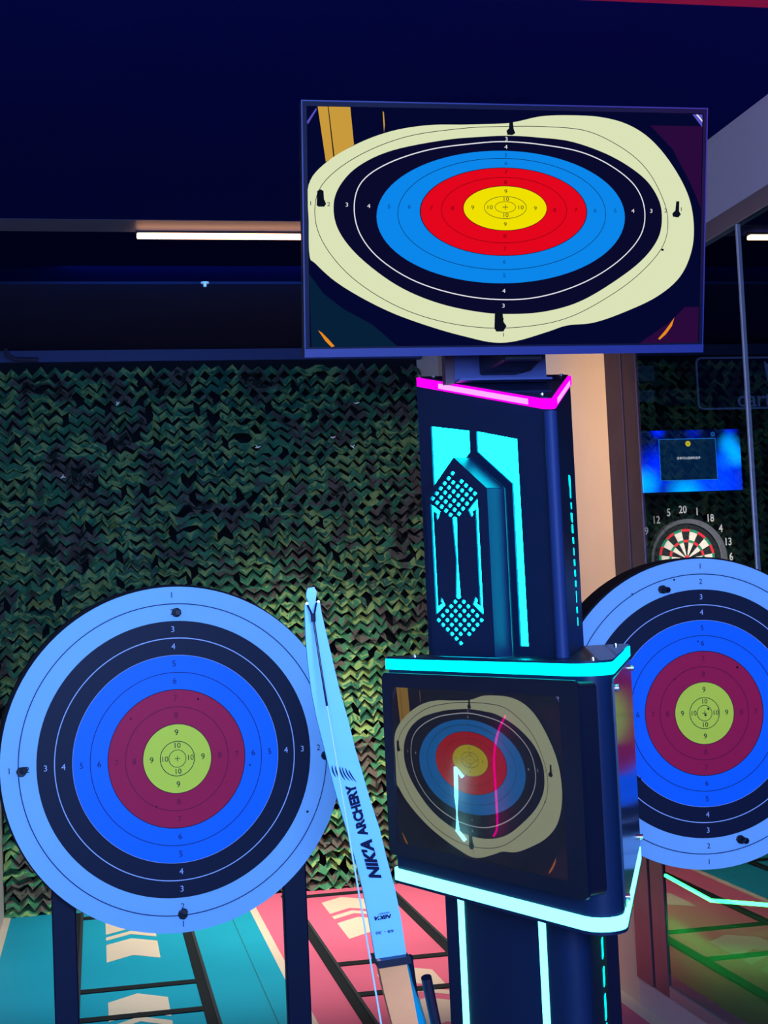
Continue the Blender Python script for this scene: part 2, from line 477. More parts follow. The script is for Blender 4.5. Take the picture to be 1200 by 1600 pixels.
# ------------------------------------------------------------------ archery targets
ink = mat('black_print', (.006, .007, .02), .5)
inkw = mat('white_print', (.45, .60, .95), .5)
paper = mat('blue_lit_paper', (.28, .62, .97), .45, noise=.06, scale=3)  # white paper with the blue light put into its colour
tblack = mat('black_ring_print', (.003, .009, .036), .5)
tblue = mat('blue_ring_print', (.003, .19, .96), .45, noise=.05, scale=3)
tred = mat('red_ring_print', (.55, .010, .07), .5, noise=.12, scale=4)
tyel = mat('yellow_ring_print', (.85, .95, .07), .5)
tseam = mat('ring_line_print', (.004, .02, .12), .5)
tredink = mat('dark_red_print', (.20, .005, .05), .5)


def target(label, c, yaw, roll, thick, legs, pins, holes, shift):
    t = thing('archery_target', label, 'archery target', (c[0], c[1], 0), 'round archery targets on stands')
    X = Vector((math.cos(yaw), math.sin(yaw), 0)); up = Vector((0, 0, 1)); n = X.cross(up)
    Xr = X*math.cos(roll)+up*math.sin(roll); Ur = up*math.cos(roll)-X*math.sin(roll)
    F = Frame(c, Xr, Ur)
    bm = bmesh.new(); cyl(bm, F.p(*shift, -thick), F.n, .402, thick-.002, 96); obj('backing_board', bm, black_matt, t, True)
    bm = bmesh.new(); cyl(bm, F.p(0, 0, -.0015), F.n, .4, .0015, 96)
    for i, (r, mi) in enumerate(((.4, 0), (.32, 1), (.24, 2), (.16, 3), (.08, 4))):
        poly(bm, F, circ(0, 0, r, n=120), .0004*(i+1), mi)
    for r, mi, wd in ((.36, 5, .0022), (.28, 6, .0022), (.24, 6, .0008), (.2, 5, .0016), (.16, 7, .0016), (.12, 8, .0016), (.08, 7, .0014), (.04, 7, .0016), (.02, 7, .0014)):
        annulus(bm, F, (0, 0), r-wd/2, r+wd/2, .0026, mi, 120)
    for a, b in ((.0065, .0006), (.0006, .0065)): poly(bm, F, [(-a, -b), (a, -b), (a, b), (-a, b)], .0028, 7)
    def num(s, r, mi, size=.0195):
        for k, (dx, dy) in enumerate(((0, 1), (1, 0), (0, -1), (-1, 0))):
            join(bm, text(F, s, dx*r, dy*r, size, .003), mi)
    for s, r, mi in (('1', .38, 5), ('2', .340, 5), ('3', .30, 6), ('4', .26, 6), ('5', .22, 5), ('6', .18, 5), ('7', .14, 8), ('8', .10, 8), ('9', .06, 7), ('10', .03, 7)):
        num(s, r, mi, .0175 if s == '10' else .0195)
    obj('target_face', bm, [paper, tblack, tblue, tred, tyel, tseam, inkw, ink, tredink], t)
    for X_, Y_, r in holes:                       # arrow holes
        bm = bmesh.new()
        a, b = F.px(X_, Y_); pts = [(a+r*random.uniform(.6, 1.2)*math.cos(k*PI/4), b+r*random.uniform(.6, 1.2)*math.sin(k*PI/4)) for k in range(8)]
        poly(bm, F, pts, .0034, 0)
        obj('arrow_hole', bm, [black_matt], t)
    for X_, Y_, dx, dy in pins:                   # black fixing pins with a stub
        a, b = F.px(X_, Y_); bm = bmesh.new()
        cyl(bm, F.p(a, b, 0), F.n, .0115, .012, 7); cyl(bm, F.p(a+dx*.3, b+dy*.3, .012), F.n+F.x*dx*20+F.y*dy*20, .0085, .016, 6)
        bevel(bm, .0015, 1); obj('fixing_pin', bm, black, t)
    for x0, x1 in legs:
        bm = bmesh.new(); y = c[1]+thick+.004
        box(bm, (x0, y, 0), (x1, y+.035, c[2]+.1)); bevel(bm, .003, 1)
        obj('leg', bm, gunmetal, t)
        bm = bmesh.new(); box(bm, (x0-.005, y-.22, 0), (x1+.005, y+.30, .03)); bevel(bm, .004, 1); obj('foot', bm, gunmetal, t)
    y = c[1]+thick+.004
    boxo('crossbar', (legs[0][1], y+.004, c[2]-.05), (legs[1][0], y+.03, c[2]), gunmetal, t)
    adopt(t)
    return t


target('round archery target standing left of the white bow, fully in view', (.1761, 3.3933, 1.2416), .1084, .0, .045,
       ((-.121, -.066), (.418, .474)), [(275, 957, 0, 0), (33, 1206, .01, .01), (285, 1428, .002, .016), (508, 1180, .01, 0)],
       [(309, 1092, .003), (204, 1123, .002), (390, 1195, .0022), (480, 1268, .003), (244, 1260, .002)], (-.004, .004))
target('round archery target partly hidden behind the right side of the kiosk', (1.5367, 3.494, 1.2582), -.0454, -.028, .12,
       ((1.26, 1.315), (1.80, 1.855)), [(1034, 921, .014, -.003), (1156, 1311, .014, -.002)],
       [(1090, 1002, .0025), (1151, 1043, .004), (1054, 1061, .002), (1106, 1107, .0035), (1102, 1117, .003), (1053, 906, .003), (987, 928, .002), (998, 1217, .005)], (-.003, .003))


# ------------------------------------------------------------------ the picture shown on both displays
def picture(parent, fr, W, H, k, prefix):
    """fr: frame with origin at the upper-left corner of the lit area, x right, y up"""
    def UV(X, Y): return ((X-45)/992*W, -(Y-58)/597*H)
    def L(pts, sub=6): return smoothloop([UV(*p) for p in pts], sub)
    ms = {}
    def em(n, col): return emit(prefix+n, col, k)
    names = [('dark', '05082e'), ('cream', 'dbe2b8'), ('black', '0a0a2c'), ('blue', '0b86ea'), ('red', 'e3061c'), ('yellow', 'efe000'),
             ('ink', '0a1020'), ('white', 'e8e8f0'), ('gold', 'c89a3c'), ('amber', 'e88a20'), ('murk', '06203a'), ('wine', '2a0a3a'), ('palegreen', 'a8dcae'), ('redink', '7a0414'), ('lilac', '5a50c0'), ('blueink', '054a96')]
    mats = [em(a, b) for a, b in names]; ix = {a: i for i, (a, b) in enumerate(names)}
    bm = bmesh.new(); e = .00025
    def clip(pts): return [(min(max(a, 0.0), W), min(max(b, -H), 0.0)) for a, b in pts]
    poly(bm, fr, [(0, 0), (0, -H), (W, -H), (W, 0)][::-1], 0, ix['dark'])
    P = lambda pts, lay, m: poly(bm, fr, clip([UV(*p) for p in pts]), e*lay, ix[m])
    P([(46, 470), (80, 520), (130, 560), (200, 600), (260, 655), (50, 655)], 1, 'murk')
    P([(1037, 560), (1037, 655), (880, 655), (960, 600), (1000, 560)], 1, 'wine')
    P([(1037, 90), (1037, 300), (1010, 240), (960, 150), (900, 90)], 1, 'wine')
    P([(72, 58), (150, 58), (158, 150), (90, 193)], 1, 'gold'); P([(96, 58), (98, 58), (111, 180), (108, 182)], 2, 'ink')
    P([(46, 95), (68, 62), (70, 66), (48, 102)], 1, 'lilac')
    P([(228, 66), (231, 70), (233, 100), (231, 118), (229, 90)], 1, 'gold')
    P([(66, 612), (75, 618), (92, 636), (106, 653), (98, 655), (84, 640)], 2, 'amber')
    P([(930, 643), (948, 622), (972, 588), (966, 610), (950, 632), (934, 646)], 2, 'amber')
    P([(1010, 60), (1036, 60), (1036, 92)], 2, 'lilac'); P([(1024, 60), (1036, 74), (1036, 79), (1019, 60)], 3, 'white')
    out = [(48, 250), (90, 195), (165, 148), (250, 115), (340, 99), (430, 96), (520, 92), (560, 86), (620, 72), (690, 68), (770, 71), (840, 88), (900, 124), (955, 185), (1000, 262),
           (1018, 335), (1015, 410), (985, 480), (925, 532), (840, 572), (760, 599), (690, 606), (640, 622), (560, 645), (500, 648), (430, 632), (355, 610), (260, 575), (180, 535), (110, 490), (62, 445), (48, 425), (47, 340)]
    poly(bm, fr, clip(L(out)), e*3, ix['cream'])
    l2 = [(62, 325), (80, 250), (160, 182), (280, 130), (420, 106), (530, 99), (640, 98), (740, 108), (830, 150), (890, 200), (930, 265), (950, 330), (938, 400), (880, 470), (800, 530), (700, 583), (600, 606), (480, 610), (360, 590), (250, 548), (150, 480), (85, 400)]
    ringstrip(bm, fr, L(l2), .0011, e*4, ix['ink'])
    blk = [(107, 305), (122, 253), (168, 203), (250, 163), (380, 135), (480, 125), (540, 122), (610, 125), (700, 135), (800, 170), (880, 220), (920, 270), (934, 320), (925, 380), (880, 440), (800, 500), (720, 545), (640, 568), (560, 575), (470, 570), (360, 545), (260, 500), (170, 430), (120, 365)]
    poly(bm, fr, L(blk), e*4, ix['black'])
    wl = [(157, 300), (177, 240), (240, 195), (340, 160), (450, 143), (530, 137), (620, 143), (720, 160), (800, 195), (862, 245), (888, 305), (880, 370), (830, 432), (750, 486), (650, 524), (550, 538), (430, 528), (310, 492), (220, 435), (170, 370)]
    ringstrip(bm, fr, L(wl), .0018, e*5, ix['white'])
    def ell(cx, cy, rx, ry, lay, m, line=None):
        lp = [UV(*q) for q in circ(cx, cy, rx, ry, 80)][::-1]
        if line: ringstrip(bm, fr, lp, line, e*lay, ix[m])
        else: poly(bm, fr, lp, e*lay, ix[m])
    ell(524, 328, 313, 168, 5, 'blue'); ell(525, 320, 262, 141, 6, 'ink', .0009)
    ell(528, 314, 211, 112, 6, 'ink'); ell(528, 314, 209, 110.5, 7, 'red'); ell(528, 310, 158, 83, 8, 'redink', .0009)
    ell(530, 305, 106, 57, 8, 'ink'); ell(530, 305, 104.5, 55.5, 9, 'yellow')
    ell(530, 303, 53, 28, 10, 'ink', .0009); ell(530, 302, 26, 14, 10, 'ink', .0008)
    for a in ([(523, 301.5), (537, 301.5), (537, 303), (523, 303)], [(529.3, 295), (530.7, 295), (530.7, 309), (529.3, 309)]): P(a, 10, 'ink')
    sc = W/992; hs = (H/597)/(W/992)
    def T(s, X, Y, m, sz=17):
        a, b = UV(X, Y); join(bm, text(fr, s, a, b, sz*sc*.8, e*11, sx=1.25), ix[m])
    for s, pts, m in (('9', ((531, 263), (448, 304), (606, 305), (530, 346)), 'ink'), ('10', ((531, 282), (490, 303), (568, 303), (530, 323)), 'ink'),
                      ('8', ((530, 240), (398, 306), (655, 309), (529, 376)), 'redink'), ('7', ((531, 214), (345, 306), (709, 309), (529, 408)), 'redink'),
                      ('6', ((531, 192), (291, 303), (759, 310), (528, 441)), 'blueink'), ('5', ((531, 171), (241, 303), (811, 310), (528, 476)), 'blueink'),
                      ('4', ((531, 151), (192, 302), (857, 310), (527, 516)), 'white'), ('3', ((532, 131), (139, 299), (905, 310), (526, 554)), 'white'),
                      ('2', ((95, 298), (943, 309), (524, 590)), 'ink'), ('1', ((52, 296), (984, 305), (526, 629)), 'ink')):
        for X, Y in pts: T(s, X, Y, m)
    pin1 = [(68, 265), (76, 261), (83, 265), (84, 285), (89, 297), (84, 304), (70, 304), (66, 300)]
    P(pin1, 12, 'ink'); P([(504, 570), (514, 566), (524, 572), (526, 595), (534, 606), (526, 620), (508, 620), (503, 612)], 12, 'ink')
    P([(539, 88), (548, 88), (550, 105), (554, 116), (546, 121), (534, 120), (532, 110), (538, 104)], 12, 'ink')
    P([(970, 284), (978, 284), (978, 310), (983, 318), (976, 326), (962, 324), (960, 316), (968, 308)], 12, 'ink')
    poly(bm, fr, [UV(*q) for q in circ(936, 410, 4, 3, 10)][::-1], e*12, ix['ink'])
    bmesh.ops.recalc_face_normals(bm, faces=bm.faces[:])
    me = bpy.data.meshes.new('picture'); bm.to_mesh(me); bm.free()
    return link('picture', me, mats, parent)


# ------------------------------------------------------------------ kiosk
K = thing('archery_kiosk', 'tall dark three-sided scoring kiosk with glowing cyan and magenta light strips', 'kiosk', (.8, 2.5, 0))
# plan outlines (near corner, left back corner, right back corner)
PB = [(.790, 2.146), (1.078, 2.80), (.5475, 2.79)]             # box plates
NC, LC, RC = (.783, 2.345), (.6455, 2.775), (.9695, 2.778)     # column
PC = [NC, RC, LC]
PP = [(.795, 2.345), (.984, 2.775), (.648, 2.775)]             # pillar
def roof(x, y): return 1.912+(y-2.355)*.255
pl = rnd(PP, [.03, .012, .012]); bm = bmesh.new(); prism(bm, pl, .02, 1.045); obj('pillar', bm, navy, K, True)
bm = bmesh.new(); prism(bm, rnd(inset(PP, -.10), .06), 0, .025); obj('base_plate', bm, navy_gloss, K, True)
body = rnd(inset(PB, .004), [.036, .02, .02]); bm = bmesh.new(); prism(bm, body, 1.066, 1.455); hs = obj('housing', bm, navy, K, True)
plate = rnd(PB, [.040, .02, .02])
for nm, za, zb, m, out in (('upper_light_strip', 1.4545, 1.4745, cyan, 0), ('lower_light_strip', 1.046, 1.068, cyan_hot, 0)):
    bm = bmesh.new(); prism(bm, plate, za, zb); obj(nm, bm, m, K, True)
bm = bmesh.new(); prism(bm, rnd(inset(PB, .001), [.04, .02, .02]), 1.4747, 1.4785); obj('upper_plate', bm, navy_gloss, K, True)
bm = bmesh.new(); prism(bm, rnd(inset(PB, -.001), [.04, .02, .02]), 1.041, 1.0458); obj('lower_plate', bm, navy_gloss, K, True)
# column with sloping roof: shell sheets so that the cut-outs are real openings
colout = rnd(PC, [.012, .006, .006])
bm = bmesh.new(); prism(bm, rnd(inset(PC, .012), [.012, .006, .006]), 1.479, lambda x, y: roof(x, y)-.006); obj('column_core', bm, black, K, True)
LF = Frame((*NC, 0), (NC[0]-LC[0], NC[1]-LC[1], 0), (0, 0, 1))       # left face, x runs from back corner to near corner (negative values = towards back)
if LF.n.y > 0: raise SystemExit('normal')
lw = (Vector(NC)-Vector(LC)).length
RF = Frame((*NC, 0), (RC[0]-NC[0], RC[1]-NC[1], 0), (0, 0, 1)); rw = (Vector(RC)-Vector(NC)).length
def S(s): return -s
ltop = lambda s: roof(*(LF.p(-s, 0).xy)) - .004
rtop = lambda s: roof(*(RF.p(s, 0).xy)) - .004
outer = [(-lw+.003, 1.479), (-.006, 1.479), (-.006, ltop(.006)), (-lw+.003, ltop(lw))]
h1 = [(-.404, 1.497), (-.404, ltop(.404)-.076), (-.266, ltop(.266)-.068), (-.266, 1.862), (-.385, 1.795), (-.385, 1.497)]
h2 = [(-.242, 1.860), (-.242, ltop(.242)-.066), (-.110, ltop(.110)-.064), (-.106, 1.498), (-.132, 1.498), (-.132, 1.790)]
link('front_cover', holed(LF, [outer, h1, h2], -.0035, 0), navy, K)
slits = []
zz = 1.815
glyph = [(.30, .33, .020), (.312, .326, .022), (.318, .334, .012), (.305, .335, .014), (.312, .340, .016), (.318, .342, .012), (.325, .334, .014), (.322, .345, .012), (.322, .345, .012), (.325, .345, .012), (.334, .338, .022), (.325, .345, .012), (.336, .340, .016)]
for i, (a, b, h) in enumerate(glyph):
    slits.append([(a, zz-h), (b, zz-h-(.004 if i in (0, 3) else 0)), (b+.004*(i == 1), zz), (a, zz+(.003 if i == 1 else 0))]); zz -= h+(.0085 if i not in (0,) else .0015)
outr = [(.006, 1.479), (rw-.003, 1.479), (rw-.003, rtop(rw)), (.006, rtop(.006))]
link('side_cover', holed(RF, [outr], -.0035, 0), navy, K)
bm = bmesh.new()
for q in slits: slab(bm, RF, q, -.001, .0008)
obj('side_slit_lights', bm, cyan, K)
bm = bmesh.new(); prism(bm, [(RC[0]-.003, RC[1]-.003), (RC[0], RC[1]), (LC[0], LC[1]), (LC[0]+.003, LC[1]-.003)], 1.479, lambda x, y: roof(x, y)-.004); obj('back_cover', bm, navy, K)
bm = bmesh.new(); tube(bm, [(NC[0], NC[1]+.010, 1.479), (NC[0], NC[1]+.010, 1.905)], .0115, 20); obj('corner_post', bm, mat('corner_blue', (.012, .035, .13), .5), K, True)  # corner in a lighter blue than the covers beside it
# light panels behind the cut-outs
bm = bmesh.new(); slab(bm, LF, [(-.41, 1.49), (-.10, 1.49), (-.10, 1.875), (-.41, 1.945)], -.0115, -.006); obj('light_panel', bm, cyan_soft, K)
# raised hexagonal grille cover
HO = .040
hexo = [(-.158, 1.4795), (-.158, 1.783), (-.264, 1.849), (-.370, 1.783), (-.370, 1.4795)]
hexf = Frame(LF.o, LF.x, LF.y)
def q8(X, Y): return LF.px(660+X*.2, 700+Y*.2, HO)
holes = []
def cell(X, Y, r):
    c = q8(X, Y); a = q8(X+r, Y); b = q8(X, Y-r); dx = a[0]-c[0]; dz = b[1]-c[1]
    return [(c[0]+dx, c[1]+.15*dz), (c[0]+.15*dx, c[1]+dz), (c[0]-.15*dx, c[1]+dz), (c[0]-dx, c[1]+.15*dz), (c[0]-dx, c[1]-.15*dz), (c[0]-.15*dx, c[1]-dz), (c[0]+.15*dx, c[1]-dz), (c[0]+dx, c[1]-.15*dz)]
for i in range(6):
    for j in range(6):
        if (i, j) not in ((0, 1), (5, 5)): holes.append(cell(233-31*i+34.8*j, 198+39.4*i+31.6*j, 17.5))
        if (i, j) not in ((0, 1), (5, 5)): holes.append(cell(298-34.6*i+32.2*j, 1525-36*i-36*j, 17))
def H8(pts): holes.append([q8(*p) for p in pts])
H8([(64, 435), (140, 495), (118, 566), (107, 540), (108, 512), (84, 492), (122, 1238), (152, 1212), (140, 1200), (148, 1165), (178, 1228), (106, 1303)])
H8([(430, 395), (476, 1303), (392, 1222), (415, 1160), (432, 1190), (425, 1215), (449, 1233), (413, 478), (390, 497), (396, 520), (384, 541), (355, 483)])
H8([(231, 547), (249, 534), (268, 547), (275, 870), (299, 1168), (281, 1182), (261, 1168), (262, 870)])
link('grille_cover', holed(LF, [hexo]+holes, HO-.003, HO), navy, K)
bm = bmesh.new()
for i in range(len(hexo)-1):
    a, b = hexo[i], hexo[i+1]
    v = [bm.verts.new(LF.p(*a, .001)), bm.verts.new(LF.p(*b, .001)), bm.verts.new(LF.p(*b, HO-.001)), bm.verts.new(LF.p(*a, HO-.001))]; bm.faces.new(v)
sd = obj('grille_side', bm, navy, K)
md = sd.modifiers.new('thickness', 'SOLIDIFY'); md.thickness = .002
bm = bmesh.new(); slab(bm, LF, [(-.162, 1.485), (-.162, 1.780), (-.264, 1.843), (-.366, 1.780), (-.366, 1.485)], HO-.016, HO-.012); obj('grille_light', bm, cyan_soft, K)
# roof plate with magenta edge
mg = rnd(inset(PC, -.004), [.014, .012, .012])
bm = bmesh.new(); prism(bm, mg, lambda x, y: roof(x, y)-.004, lambda x, y: roof(x, y)+.013); obj('magenta_light_strip', bm, magenta, K, True)
bm = bmesh.new(); a = LF
prism(bm, rnd(inset(PC, .002), [.012, .01, .01]), lambda x, y: roof(x, y)+.0132, lambda x, y: roof(x, y)+.0155); obj('roof_plate', bm, navy_gloss, K, True)
bm = bmesh.new()
def edge_bar(p, q, f0, f1):
    P, Q = Vector(p), Vector(q); e = (Q-P); n = Vector((e.y, -e.x)).normalized(); cc = (Vector(NC)+Vector(LC)+Vector(RC))/3
    if n.dot(P-cc) < 0: n = -n
    A = P+e*f0+n*.0045; B = P+e*f1+n*.0045
    pts = [A, B, B+n*.0006, A+n*.0006]; prism(bm, [tuple(v) for v in pts], lambda x, y: roof(x, y)-.0005, lambda x, y: roof(x, y)+.0095)
edge_bar(LC, NC, .20, .86); edge_bar(RC, NC, .15, .85)
obj('magenta_led_core', bm, magenta_hot, K)
# screws on the plates and roof
for x, y, z in ((.80, 2.25, 1.4785), (.60, 2.70, 1.4785), (1.02, 2.73, 1.4785), (.785, 2.40, None), (.675, 2.745, None), (.94, 2.745, None)):
    bm = bmesh.new(); z = z if z else roof(x, y)+.0155
    cyl(bm, (x, y, z), (0, 0, 1), .005, .003, 12); cyl(bm, (x, y, z+.003), (0, 0, 1), .0028, .0015, 8); obj('screw', bm, chrome, K, True)
# pillar light strips
PL = Frame((*PP[0], 0), (PP[0][0]-PP[2][0], PP[0][1]-PP[2][1], 0), (0, 0, 1))
for xa in (PL.px(716, 1408)[0], PL.px(842, 1440)[0]):
    bm = bmesh.new(); slab(bm, PL, [(xa, .06), (xa+.020, .06), (xa+.020, 1.04), (xa, 1.04)], -.002, .0018); obj('pillar_light_strip', bm, cyan_hot, K)
PR = Frame((*PP[0], 0), (PP[1][0]-PP[0][0], PP[1][1]-PP[0][1], 0), (0, 0, 1))
bm = bmesh.new(); z = 1.02
for k in range(17):
    h = random.uniform(.02, .05); slab(bm, PR, [(.33, z-h), (.355, z-h), (.355, z), (.33, z)], 0, .0012); z -= h+random.uniform(.008, .02)
obj('side_slit_lights', bm, cyan, K)
# monitor on the box
BF = Frame((*PB[0], 0), (PB[0][0]-PB[2][0], PB[0][1]-PB[2][1], 0), (0, 0, 1))
cs = [BF.px(597, 1049, .03), BF.px(905, 1066, .03), BF.px(917, 1410, .03), BF.px(607, 1332, .03)]
a0, a1 = (cs[0][0]+cs[3][0])/2, (cs[1][0]+cs[2][0])/2; zb, zt = (cs[2][1]+cs[3][1])/2, (cs[0][1]+cs[1][1])/2
ss = [BF.px(613, 1072, .03), BF.px(873, 1090, .03), BF.px(888, 1378, .03), BF.px(617, 1315, .03)]
b0, b1 = (ss[0][0]+ss[3][0])/2, (ss[1][0]+ss[2][0])/2; yb, yt = (ss[2][1]+ss[3][1])/2, (ss[0][1]+ss[1][1])/2
def rr(x0, z0, x1, z1, r): return rnd([(x0, z0), (x1, z0), (x1, z1), (x0, z1)], r)
mon = obj('monitor', (lambda bm: (slab(bm, BF, rr(a0+.004, zb+.004, a1-.004, zt-.004, .012), -.012, .0245), bm)[1])(bmesh.new()), black, K, True)
link('bezel', holed(BF, [rr(a0, zb, a1, zt, .014), [(b0, yb), (b1, yb), (b1, yt), (b0, yt)]], .0245, .030), mat('bezel_plastic', (.002, .006, .02), .3, spec=.35), mon)
picture(mon, Frame(BF.p(b0, yt, .0252), BF.x, BF.y), b1-b0, yt-yb, .30, 'dim_')
bm = bmesh.new(); slab(bm, BF, [(b0, yb), (b1, yb), (b1, yt), (b0, yt)], .0286, .0296)
obj('cover_glass', bm, pane('monitor_glass', (1, 1, 1), 1.5, gain=1.6), mon)
# glossy acrylic side window of the box
BR = Frame((*PB[0], 0), (PB[1][0]-PB[0][0], PB[1][1]-PB[0][1], 0), (0, 0, 1))
acry = mat('smoked_acrylic', (.02, .05, .10), .12, spec=.35)
bm = bmesh.new(); slab(bm, BR, rr(.098, 1.075, .69, 1.447, .01), -.005, -.0005); sp = obj('side_window', bm, acry, K, True)
for x, z in ((.115, 1.43), (.675, 1.43), (.115, 1.09), (.675, 1.09)):
    bm = bmesh.new(); cyl(bm, BR.p(x, z, -.003), BR.n, .006, .009, 12); obj('standoff', bm, chrome, sp, True)
adopt(K); 
bpy.context.view_layer.update()

# ------------------------------------------------------------------ television on top
T = thing('television', 'wide flat television on top of the kiosk showing a colourful archery target', 'television', (.7324, 2.6, 2.0))
ti = .187
TF = Frame((.7324, 2.3761, 2.2272), (1, -.0156, 0), (0, -math.sin(ti), math.cos(ti)))
W2, H2 = .365, .2162
sc_ = [TF.px(480, 165), TF.px(1098, 178), TF.px(1093, 538), TF.px(483, 540)]
u0, u1 = (sc_[0][0]+sc_[3][0])/2, (sc_[1][0]+sc_[2][0])/2; v0, v1 = (sc_[2][1]+sc_[3][1])/2, (sc_[0][1]+sc_[1][1])/2
tvp = mat('television_frame', (.006, .012, .075), .4, spec=.3)
bm = bmesh.new(); slab(bm, TF, [(-W2, -H2), (W2, -H2), (W2, H2), (-W2, H2)], -.030, -.004); bevel(bm, .002, 2); obj('rear_shell', bm, black, T, True)
bm = bmesh.new(); slab(bm, TF, [(-.26, -.15), (.26, -.15), (.26, .13), (-.26, .13)], -.062, -.030); bevel(bm, .008, 2); obj('rear_housing', bm, black, T, True)
rim_m = mat('tv_rim', (.02, .03, .16), .4)
link('rim', holed(TF, [[(-W2, -H2), (W2, -H2), (W2, H2), (-W2, H2)], [(-W2+.0022, -H2+.0022), (W2-.0022, -H2+.0022), (W2-.0022, H2-.0022), (-W2+.0022, H2-.0022)]], -.004, .0012), rim_m, T)
link('frame', holed(TF, [[(-W2, -H2), (W2, -H2), (W2, H2), (-W2, H2)], [(u0, v0), (u1, v0), (u1, v1), (u0, v1)]], -.0045, 0), mat('dark_screen_border', (.001, .003, .022), .5, spec=.1), T)
bm = bmesh.new(); slab(bm, TF, [(-W2, -H2), (W2, -H2), (W2, v0-.003), (-W2, v0-.003)], 0, .0025); obj('lower_trim', bm, rim_m, T)
picture(T, Frame(TF.p(u0, v1, -.0036), TF.x, TF.y), u1-u0, v1-v0, 1.0, 'tv_')
# mounting bracket down to the kiosk roof
b_l, b_r = hit(709, 575, 1, 2.62), hit(852, 575, 1, 2.62)
zr = roof(.77, 2.62)+.016
brm = mat('bracket_blue_grey', (.06, .08, .24), .4)
bm = bmesh.new(); box(bm, (b_l.x, 2.615, zr), (b_r.x, 2.625, 2.30)); box(bm, (b_l.x, 2.58, zr), (b_r.x, 2.625, zr+.004)); obj('bracket_plate', bm, brm, T)
boxo('bracket_flange', (b_l.x-.018, 2.615, zr), (b_l.x-.0005, 2.64, 2.30), mat('bracket_magenta_tinted', (.10, .06, .09), .5), T)  # magenta light from the strip is put into the flange's colour
m0, m1 = hit(752, 575, 1, 2.60), hit(811, 575, 1, 2.60)
bm = bmesh.new(); box(bm, (m0.x, 2.45, zr+.014), (m1.x, 2.614, zr+.20)); bevel(bm, .003, 1); obj('bracket_arm', bm, black, T)
bm = bmesh.new(); p0 = hit(812, 580, 1, 2.6); tube(bm, [(p0.x, 2.60, p0.z), (p0.x+.02, 2.60, p0.z+.004), (p0.x+.035, 2.60, p0.z+.018), (p0.x+.042, 2.59, p0.z+.05), (p0.x+.042, 2.56, p0.z+.12)], .004, 8); obj('cable', bm, black, T, True)
adopt(T)

# ------------------------------------------------------------------ recurve bow
B = thing('recurve_bow', 'pale blue-white recurve bow with a wooden handle standing upright in front', 'bow', (.53, 1.74, 0))
limb_m = mat('pale_limb_laminate', (.20, .52, .93), .3, noise=.03, scale=6)
limb_edge = mat('limb_cyan_edge', (.0, .62, .9), .3)
wood = mat('maple_wood', (.85, .34, .12), .45, noise=.5, scale=14)
rows = [((479, 925), (495, 925)), ((478.5, 933), (494, 932)), ((482, 940), (493, 939)), ((476, 944), (500, 942)), ((476.5, 960), (503, 960)), ((478, 1000), (511.5, 997)), ((481, 1035), (520, 1033)), ((487, 1082), (531, 1080)),
        ((495, 1122), (543, 1121)), ((506, 1166), (555, 1170)), ((517, 1210), (566, 1207)), ((529, 1254), (578, 1249)), ((543, 1300), (593, 1295)), ((556, 1345), (604, 1340)), ((568, 1395), (617, 1388)), ((577, 1440), (626, 1432)), ((587, 1498), (635, 1491))]
rows = [((481, 919), (491, 917))] + rows
def dep(t): return 1.70+.085*t**1.6-.02*math.exp(-((t-.0)/.12)**2)*0
A0 = (hit(*rows[0][0], 1, 1.70)+hit(*rows[0][1], 1, 1.70))/2
limb = []
for (l, r) in rows:
    t = (l[1]-917)/(1498-917); y = dep(t); limb.append((hit(*l, 1, y), hit(*r, 1, y)))
def build_limb(name, pts, parent):
    bm = bmesh.new(); th = .006; V = []
    for l, r in pts:
        V.append([bm.verts.new(l), bm.verts.new(r), bm.verts.new(r+Vector((0, th, 0))), bm.verts.new(l+Vector((0, th, 0)))])
    for a, b in zip(V, V[1:]):
        for k in range(4): bm.faces.new((a[k], a[(k+1) % 4], b[(k+1) % 4], b[k])).material_index = 1 if k in (1, 3) else 0
    bm.faces.new(V[0]); bm.faces.new(V[-1][::-1])
    return obj(name, bm, [limb_m, limb_edge], parent)
up_limb = build_limb('upper_limb', limb, B)
top = (limb[0][0]+limb[0][1])/2; mid_r = (limb[-1][0]+limb[-1][1])/2
ax = (mid_r-top); ax.y = 0; ax.normalize(); acr = Vector((-ax.z, 0, ax.x)); acr = acr if acr.x > 0 else -acr
LEN = min(1.64, (top.z-.004)/(-ax.z))
def mirror(p):
    d = p-top; a = d.dot(ax); return p + ax*(LEN-2*a)
low_z = min(mirror(l).z for l, r in limb[:1])
low = build_limb('lower_limb', [(mirror(l), mirror(r)) for l, r in limb], B)
# riser: wooden grip section between the limbs
la, ra = limb[-1]; lb, rb = mirror(la), mirror(ra)
def lerp(a, b, t): return a+(b-a)*t
prof = [(0, 0, 0, 0), (.06, 0, 0, .01), (.2, .004, -.002, .03), (.33, .012, 0, .045), (.42, .018, -.004, .05), (.5, .014, -.012, .06), (.6, .006, -.004, .05), (.75, .004, 0, .035), (.94, 0, 0, .01), (1, 0, 0, 0)]
bm = bmesh.new(); V = []
for t, dl, dr, dy in prof:
    l = lerp(la, lb, t)+acr*dl; r_ = lerp(ra, rb, t)+acr*dr-acr*.004; y = la.y+.0+dy
    V.append([bm.verts.new((l.x, y-.012, l.z)), bm.verts.new((r_.x, y-.012, r_.z)), bm.verts.new((r_.x+.003+min(t, .12)*.16, y+.035, r_.z)), bm.verts.new((l.x+.004, y+.035, l.z))])
for a, b in zip(V, V[1:]):
    for k in range(4): bm.faces.new((a[k], a[(k+1) % 4], b[(k+1) % 4], b[k])).material_index = {0: 0, 1: 1, 2: 0, 3: 0}[k]
bm.faces.new(V[0]); bm.faces.new(V[-1][::-1]); obj('riser', bm, [wood, limb_edge], B)
